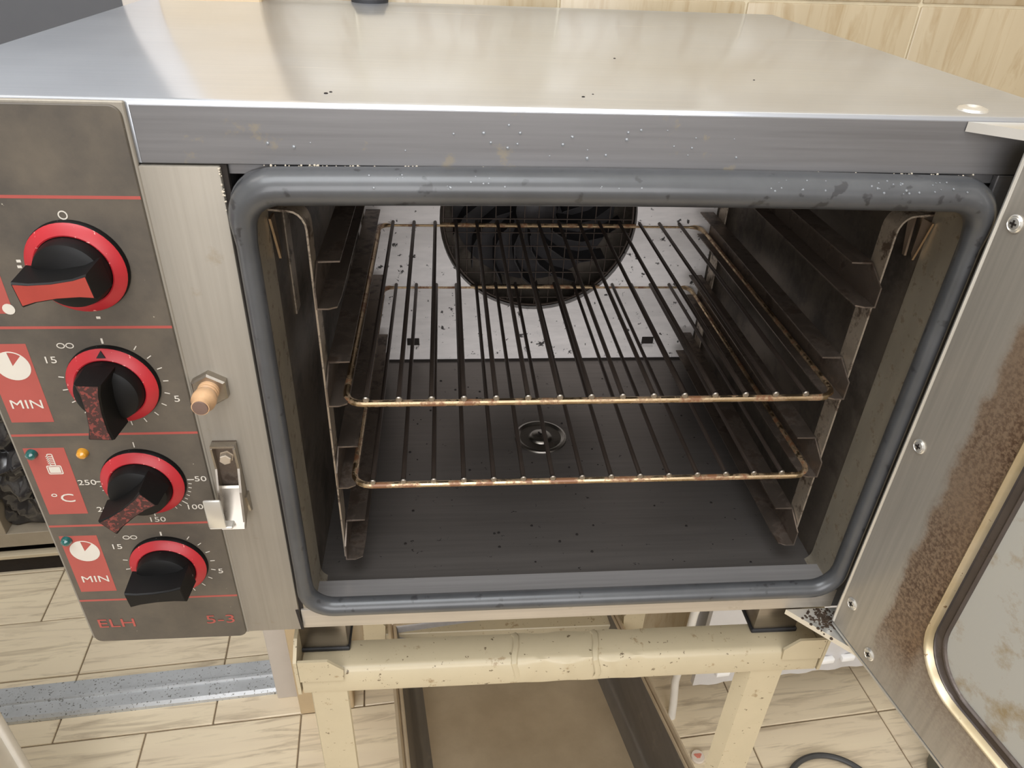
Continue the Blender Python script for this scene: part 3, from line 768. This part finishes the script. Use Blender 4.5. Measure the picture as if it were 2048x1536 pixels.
# ------------------------------------------------------------------ wire racks (lift out)
def rack(zr, label):
    x0, x1, y0, y1 = .0865, .4665, .031, .388
    x0 += .0045; x1 -= .0045
    rt_ = empty('wire_rack', ((x0+x1)/2, (y0+y1)/2, zr-.0026), label, 'rack', 'wire racks in the oven')
    r = .014; path = []
    for cx, cy, a in ((x1-r, y0+r, -PI/2), (x1-r, y1-r, 0), (x0+r, y1-r, PI/2), (x0+r, y0+r, PI)):
        for k in range(6): t = a + PI/2*k/5; path.append((cx+r*math.cos(t), cy+r*math.sin(t), zr))
    MB().tube(path, .0026, 10, True).build('rack_frame', M['rack_frame'], rt_)
    me = MB().tube([(0, y0-.0012, zr+.0042), (0, y1+.001, zr+.0042)], .0019, 8)
    w0 = me.build('wire', M['wire'], rt_); me_w = w0.data
    xs = [.1065 + .02352*k for k in range(15)]
    w0.matrix_basis = Matrix.Translation((xs[0], 0, 0))
    tip0 = MB().lathe([(.0025, 0), (.0025, .0014), (.0018, .0021), (.0001, .0022)], (0, y0-.0002, zr+.0042), 'y', 10).build('wire_end', M['dull_metal'], w0); 
    tip0.matrix_parent_inverse = Matrix.Identity(4); tip0.matrix_basis = Matrix.Identity(4)
    for x in xs[1:]:
        w = w0.copy(); col.objects.link(w); w.matrix_basis = Matrix.Translation((x, 0, 0))
        t2 = tip0.copy(); col.objects.link(t2); t2.parent = w
    return rt_
rack(-.2150, 'upper wire rack with a brown burnt chrome frame, inside the oven')
rack(-.2922, 'lower wire rack with a rusty brown frame, beneath the other rack')

# ------------------------------------------------------------------ stand
stand = empty('oven_stand', (.26, .03, -1.2), 'cream painted chipped metal stand carrying the oven', 'stand')
z_t, z_b = -.4762, -.5050
rl = MB()
nseg = 60; rs = []
for k in range(nseg+1):
    x = .0345 + (.5085-.0345)*k/nseg
    dent = 0.0
    if .215 < x < .345: dent = .0036*math.sin((x-.215)/.130*PI*6) * (1 if .225 < x < .335 else .4)
    th = .003
    prof = [(.0305, z_t-.004), (.0305+dent*.25, z_t), (.006, z_t), (.0022, z_t-.0008), (-.0005-dent*.3, z_t-.004), (-.0018-dent*.6, z_b+.005), (-.0010-dent*.6, z_b+dent), (.0016, z_b+dent), (.0016, z_t-.004)]
    rs.append([(x, y, z) for y, z in prof])
rl.rings(rs, True, False, True); rl.build('front_rail', M['cream'], stand, angle=40)
wd = MB()
for xw_ in (.2235, .2975):
    wd.tube([(xw_+.002*math.sin(q*1.3), y, z) for q, (y, z) in enumerate(((.030, z_t+.0004), (.026, z_t+.0008), (.016, z_t+.0006), (.006, z_t+.0006), (.000, z_t-.002), (-.0014, z_t-.010), (-.0018, z_t-.018), (-.0016, z_b+.004)))], .0015, 8, ell=(.0013, .0030))
wd.build('weld_seam', M['cream'], stand)
for sgn, xa in ((1, .0335), (-1, .5090)):
    t = MB(); w = .0375
    pts = [(xa, z_b+.018), (xa+sgn*w, z_b+.018), (xa+sgn*(w+.001), z_b+.032), (xa+sgn*(w-.012), z_b+.0445), (xa, z_b+.0445)]
    t.prism([(x, -.0030, z) for x, z in pts], (0, .0026, 0))
    lab(t.build('end_tab', M['cream'], stand, smooth=False), 'chamfered end tab holding the oven foot')
    e = MB(); e.prism([(xa-sgn*.0035, -.003, z_b+.001), (xa-sgn*.0035, .050, z_b+.001), (xa-sgn*.0035, .050, z_b+.065), (xa-sgn*.0035, .012, z_b+.058), (xa-sgn*.0035, -.003, z_b+.044)], (sgn*.003, 0, 0))
    e.build('end_plate', M['cream'], stand, smooth=False)
for xa, xb, inn in ((.0402, .0722, 1), (.4460, .4778, -1)):
    l = MB(); t = .003
    fl_ = .030
    if inn > 0:
        pts = [(xa, 0.0), (xb, 0.0), (xb, t), (xa+t, t), (xa+t, fl_), (xa, fl_)]
        pts = [(xb, -.0005), (xb+.001, .0012), (xb, t), (xa+t, t), (xa+t, fl_), (xa, fl_), (xa, .0012), (xa+.0012, -.0005)]
    else:
        pts = [(xb, -.0005), (xb, fl_), (xb-t, fl_), (xb-t, t), (xa+.004, t+.001), (xa-.006, .012), (xa-.008, .010), (xa+.001, -.0005)]
    l.prism([(x, y, -1.2) for x, y in pts], (0, 0, 1.2-.5045)); l.build('leg', M['cream'], stand, angle=20)
for xa in (.0340, .4800):
    s = MB().box(xa, xa+.026, .036, .505, -.5020, -.4762, .0015, 1); s.build('side_rail', M['cream'], stand)
MB().box(.0405, .4775, -.0245, -.0012, -.893, -.8690, .0015, 1).build('lower_front_rail', M['cream'], stand)
rr_ = MB().box(.0200, .4980, .404, .430, -.964, -.9405, .0015, 1)
for xa in (.030, .470): rr_.box(xa, xa+.018, .430, .535, -.960, -.946)
rr_o = rr_.build('lower_rear_rail', M['cream'], stand)
for sgn, xa in ((1, .0215), (-1, .4965)):
    t = MB(); pts = [(xa, -.955), (xa+sgn*.0340, -.955), (xa+sgn*.0365, -.915), (xa+sgn*.0250, -.900), (xa, -.900)]
    t.prism([(x, .4005, z) for x, z in pts], (0, .003, 0)); t.build('end_tab', M['cream'], stand, smooth=False)

# ------------------------------------------------------------------ tray under the oven
c0 = Vector((.0953, .1435, -.8876)); ex = Vector((.3995, -.0258, .0041)).normalized(); ey = Vector((-.12804633, .97975904, -.15387128)); ey.normalize(); ex = (ex - ey*ex.dot(ey)).normalized(); ez = ex.cross(ey)
PWD = .3930; PL0, PL1 = -.17, .285
tr_o = empty('baking_tray', (c0.x+.19, c0.y, c0.z), 'worn grey metal tray with rolled rims sloping back under the oven', 'tray')
def tp(a, b, c): return tuple(c0 + ex*a + ey*b + ez*c)
p = MB()
prof = [(0, -.004), (0, 0), (.004, .003), (.007, .0002), (.008, -.003), (.0095, .001), (.0120, .0015), (.014, .0005)]
wall_prof = [(.014, .0005), (.0155, -.003), (.026, -.062), (.031, -.073), (.039, -.081), (.050, -.084)]
lv = []
for a, c in prof:
    q = [tp(a, PL0+a, c), tp(PWD-a, PL0+a, c), tp(PWD-a, PL1-a, c), tp(a, PL1-a, c)]
    lv.append(q)
p.rings(lv, True, False, False)
def trect(a, c): return [tp(a, PL0+a, c), tp(PWD-a, PL0+a, c), tp(PWD-a, PL1-a, c), tp(a, PL1-a, c)]
tw = MB(); tw.rings([trect(a, c) for a, c in wall_prof], True); tw.build('tray_wall', M['pan_wall'], tr_o, angle=30)
p.face([p.bm.verts.new(q) for q in trect(.050, -.084)])
bmesh.ops.remove_doubles(p.bm, verts=p.bm.verts[:], dist=1e-5)
p.build('tray_shell', M['pan'], tr_o, angle=30)
rm = MB(); rm.tube([tp(.003, PL0+.003, -.001), tp(PWD-.003, PL0+.003, -.001), tp(PWD-.003, PL1-.003, -.001), tp(.003, PL1-.003, -.001)], .003, 8, True); rm.build('tray_rim', M['pan'], tr_o)

# ------------------------------------------------------------------ radiator on the back wall, right
rad = empty('radiator', RV(.80, .43, -1.2), 'white ribbed radiator low on the wall behind the stand', 'radiator')
ub0, ub1, vf = .640, 1.42, .342
b = MB(); zb_ = -1.106; zt_ = -.62
n = 52; rs = []
for k in range(n+1):
    u = ub0 + (ub1-ub0)*k/n
    off = .0014*(1 if (k % 4) in (0, 1) else -1)
    rs.append([RV(u, vf+off, zb_), RV(u, vf+off, zt_), RV(u, vf+.012, zt_), RV(u, vf+.012, zb_)])
b.rings(rs, True, False, True)
b.build('front_panel', M['radiator'], rad, angle=15)
MB().box(ub0, ub1, vf+.060, vf+.072, zb_, zt_, .002, 1, R=RV).build('rear_panel', M['radiator'], rad)
for k in range(18):
    u = ub0 + .035 + k*.0415
    MB().box(u, u+.026, vf-.010, vf+.0, zb_+.032, zb_+.044, .002, 2, R=RV).build('fin', M['radiator_fin'], rad)  # bright raised tabs stand in for light shining through the slots
MB().box(ub0, ub1, vf-.004, vf+.074, zt_, zt_+.006, .002, 1, R=RV).build('top_grille', M['radiator'], rad)
for u in (ub0+.12, ub1-.12):
    MB().box(u, u+.02, vf+.072, WV-.006, -.80, -.76, R=RV).build('bracket', M['radiator'], rad)
    MB().box(u, u+.02, vf+.072, WV-.006, -1.08, -1.04, R=RV).build('bracket', M['radiator'], rad)
MB().tube([(.600, .410, -.80), (.585, .405, -.92), (.583, .402, -1.00), (.579, .400, -1.10), (.584, .395, -1.16), (.586, .392, -1.202)], .0075, 12).build('pipe', M['white_paint'], rad)
MB().tube([(.600, .410, -.80), (.63, .415, -.78), (.68, .42, -.78)], .0075, 12).build('pipe', M['white_paint'], rad)

# ------------------------------------------------------------------ left: cabinet beyond the opening, bag, white post
cab = empty('storage_cabinet', RV(-.9, 1.1, -1.2), 'dark grey fronted cabinet with an open beige lower bay, beyond the doorway', 'cabinet')
fv = .872
def cb(u0, u1, v0, v1, z0, z1, nm, m, bev=.001): return MB().box(u0, u1, v0, v1, z0, z1, bev, 1, R=RV).build(nm, M[m], cab)
cb(-1.60, -.232, fv-.008, fv+.012, -.70, .75, 'upper_door', 'dark_panel', .003)
cb(-.2320, -.2290, fv-.012, fv+.5, -1.08, .76, 'side_edge', 'white_paint')
cb(-1.60, -.2295, fv+.015, fv+.50, -.70, .75, 'upper_box', 'dark_panel')
cb(-1.60, -.24, fv, fv+.5, -1.115, -1.077, 'bottom_board', 'cab_beige')
cb(-1.60, -.24, fv-.006, fv+.012, -1.146, -1.136, 'lower_edge', 'cab_light')
cb(-1.60, -.24, fv+.03, fv+.5, -1.136, -1.115, 'recess', 'gap')
cb(-1.60, -.24, fv+.012, fv+.5, -1.2, -1.146, 'plinth', 'gap')  # dark colour stands in for the shadow in the kick space
cb(-.745, -.715, fv, fv+.5, -1.077, -.70, 'stile', 'cab_beige')
cb(-1.60, -1.57, fv, fv+.5, -1.077, -.70, 'stile', 'cab_beige')
cb(-1.60, -.2325, fv+.46, fv+.5, -1.077, -.70, 'back_board', 'dark_panel')
# crumpled bag in the bay
bg = MB(); rs = []
rnd = random.Random(3)
nx, nz = 34, 22
def bag_pt(i, j):
    a = i/nx; c = j/nz
    u = -.713 + .42*a; z = -1.072 + .30*c
    bul = .16*math.sin(PI*min(1, c*.92+.08))*math.sin(PI*(.06+.88*a))
    fold = .020*math.sin(9*c*PI + 5*math.sin(4*a*PI)) + .014*math.sin(17*a*PI + 6*c*PI)
    return RV(u, fv+.030 - bul*.3 - fold*.8*math.sin(PI*(.05+.9*c)), z)
grid = [[bg.bm.verts.new(bag_pt(i, j)) for j in range(nz+1)] for i in range(nx+1)]
for i in range(nx):
    for j in range(nz): bg.face([grid[i][j], grid[i+1][j], grid[i+1][j+1], grid[i][j+1]])
back = [[bg.bm.verts.new(RV(-.705+.40*i/nx, fv+.30, -1.072+.30*j/nz)) for j in (0, nz)] for i in (0, nx)]
bord = [grid[i][0] for i in range(nx+1)] + [grid[nx][j] for j in range(1, nz+1)] + [grid[i][nz] for i in range(nx-1, -1, -1)] + [grid[0][j] for j in range(nz-1, 0, -1)]
ctr = bg.bm.verts.new(RV(-.505, fv+.33, -.95))
for i in range(len(bord)): bg.face([bord[i], bord[(i+1) % len(bord)], ctr])
tag(bg.build('plastic_bag', M['bag'], angle=60), 'crumpled shiny black plastic bag in the open bay of the cabinet', 'bag')

wp = empty('white_cupboard', (-.55, .2, -1.2), 'white cupboard edge with a moulded strip, in the lower left corner', 'cupboard')
MB().box(-.80, -.4235, -.40, .200, -1.2, -.45, .003, 2).build('side_panel', M['white_paint'], wp)
MB().box(-.4275, -.4175, .192, .206, -1.2, -.45, .0035, 3).build('edge_strip', M['white_paint'], wp)

MB().box(-.81, -.4175, -.42, .206, -.449, -.425, .003, 2).build('worktop', M['white_paint'], wp)
cd_ = MB().box(-.795, -.43, -.415, -.401, -1.12, -.46, .003, 2).build('cupboard_door', M['white_paint'], wp)
MB().tube([(-.46, -.416, -.56), (-.46, -.436, -.56), (-.46, -.436, -.68), (-.46, -.416, -.68)], .004, 8).build('handle', M['bright'], cd_)

# ------------------------------------------------------------------ small things on the floor
cpth = []
for k in range(40):
    t = PI*1.0*k/39
    cpth.append((.835-.085*math.cos(t)*1.0, .215+.082*math.sin(t), -1.2+.0055))
cpth = [(.735, .10, -1.1945)] + cpth + [(.96, .13, -1.1945), (1.05, .05, -1.1945)]
tag(MB().tube(cpth, .0052, 10).build('cable', M['cable']), 'dark grey cable looping on the floor between stand and open door', 'cable')
bc = empty('bottle_cap', (.6124, .3093, -1.2), 'small white bottle cap with faded red print on the floor', 'cap')
MB().lathe([(.0125, 0), (.0125, .003), (.0115, .0048), (.0001, .0052)], (.6124, .3093, -1.1995), 'z', 24).build('cap_shell', M['cap_white'], bc)
MB().prism([(.6124+.006*math.cos(t)*(1+.4*math.sin(3*t)), .3093+.006*math.sin(t)*(1+.3*math.cos(2*t)), -1.1943) for t in [2*PI*k/14 for k in range(14)]], (0, 0, .0003)).build('cap_print', M['cap_red'], bc, smooth=False)
tb = MB().lathe([(.060, 0), (.066, .01), (.067, .10), (.064, .125), (.050, .128), (.048, .03), (.0001, .028)], (1.085, .235, -1.1995), 'z', 36)
tag(tb.build('plastic_tub', M['tub']), 'dark grey green plastic tub on the floor half hidden by the open door', 'tub')

# ------------------------------------------------------------------ crumbs and droplets
rnd = random.Random(11)
M['crumb'] = plain('pale_crumbs', lin((196, 186, 168)), .7, var=.3, scale=300)
M['drop'] = plain('dried_water_drop', lin((120, 124, 128)), .05, var=.1, coat=1.0)
M['dark_crumb'] = plain('burnt_crumbs', lin((26, 20, 17)), .7)
def bits(pts, name, mat, parent):
    b = MB()
    for x, y, z, r, ax, st in pts:
        if ax == 'y': b.lathe([(r, -.0003), (r*.8, r*.4), (.0001, r*.6)], (x, y, z), 'y', 7)
        else: b.lathe([(r, -.0003), (r*.8, r*.4), (.0001, r*.6)], (x, y, z), 'z', 7)
    o = b.build(name, mat, parent); o['kind'] = 'stuff'; return o
pts = []
for k in range(150):
    x = rnd.uniform(.06, .48)
    if rnd.random() < .9: pts.append((x, -.0012, -.0338 + rnd.uniform(-.0006, .0004), rnd.uniform(.0003, .0008), 'y', 1))
    else: pts.append((rnd.choice((.0425, .0432)) , -.0026, rnd.uniform(-.06, -.035), rnd.uniform(.0003, .0008), 'y', 1))
bits(pts, 'crumbs', M['crumb'], oven)
pts = []
cl_ = [rnd.uniform(.08, .46) for k in range(7)]
for k in range(60):
    x = min(.47, max(.07, rnd.gauss(rnd.choice(cl_), .010))); t = rnd.uniform(.25, 1.0)
    z = -.0437 + .0106*math.sin(t) ; y = -.0045 - .0125*math.cos(t)
    pts.append((x, y, z, rnd.uniform(.0003, .0009), 'y', 1))
for k in range(28):
    x = min(.45, max(.07, rnd.gauss(.22, .10))); pts.append((x, -.0008, rnd.uniform(-.028, -.010), rnd.uniform(.0004, .0012), 'y', 1))
bits(pts, 'water_drops', M['drop'], oven)
pts = [(rnd.uniform(.08, .47), rnd.uniform(.03, .36), cz0, rnd.uniform(.0005, .0016), 'z', 1) for k in range(70)]
bits(pts, 'burnt_crumbs', M['dark_crumb'], oven)
pts = [(x, y, 0.0, r, 'z', 1) for x, y, r in ((.1004, .020, .0013), (.1025, .024, .0010), (.245, .026, .0011), (.252, .034, .0007), (.37, .09, .0008), (.29, .16, .001))]
bits(pts, 'lid_specks', M['dark_crumb'], lid_o)
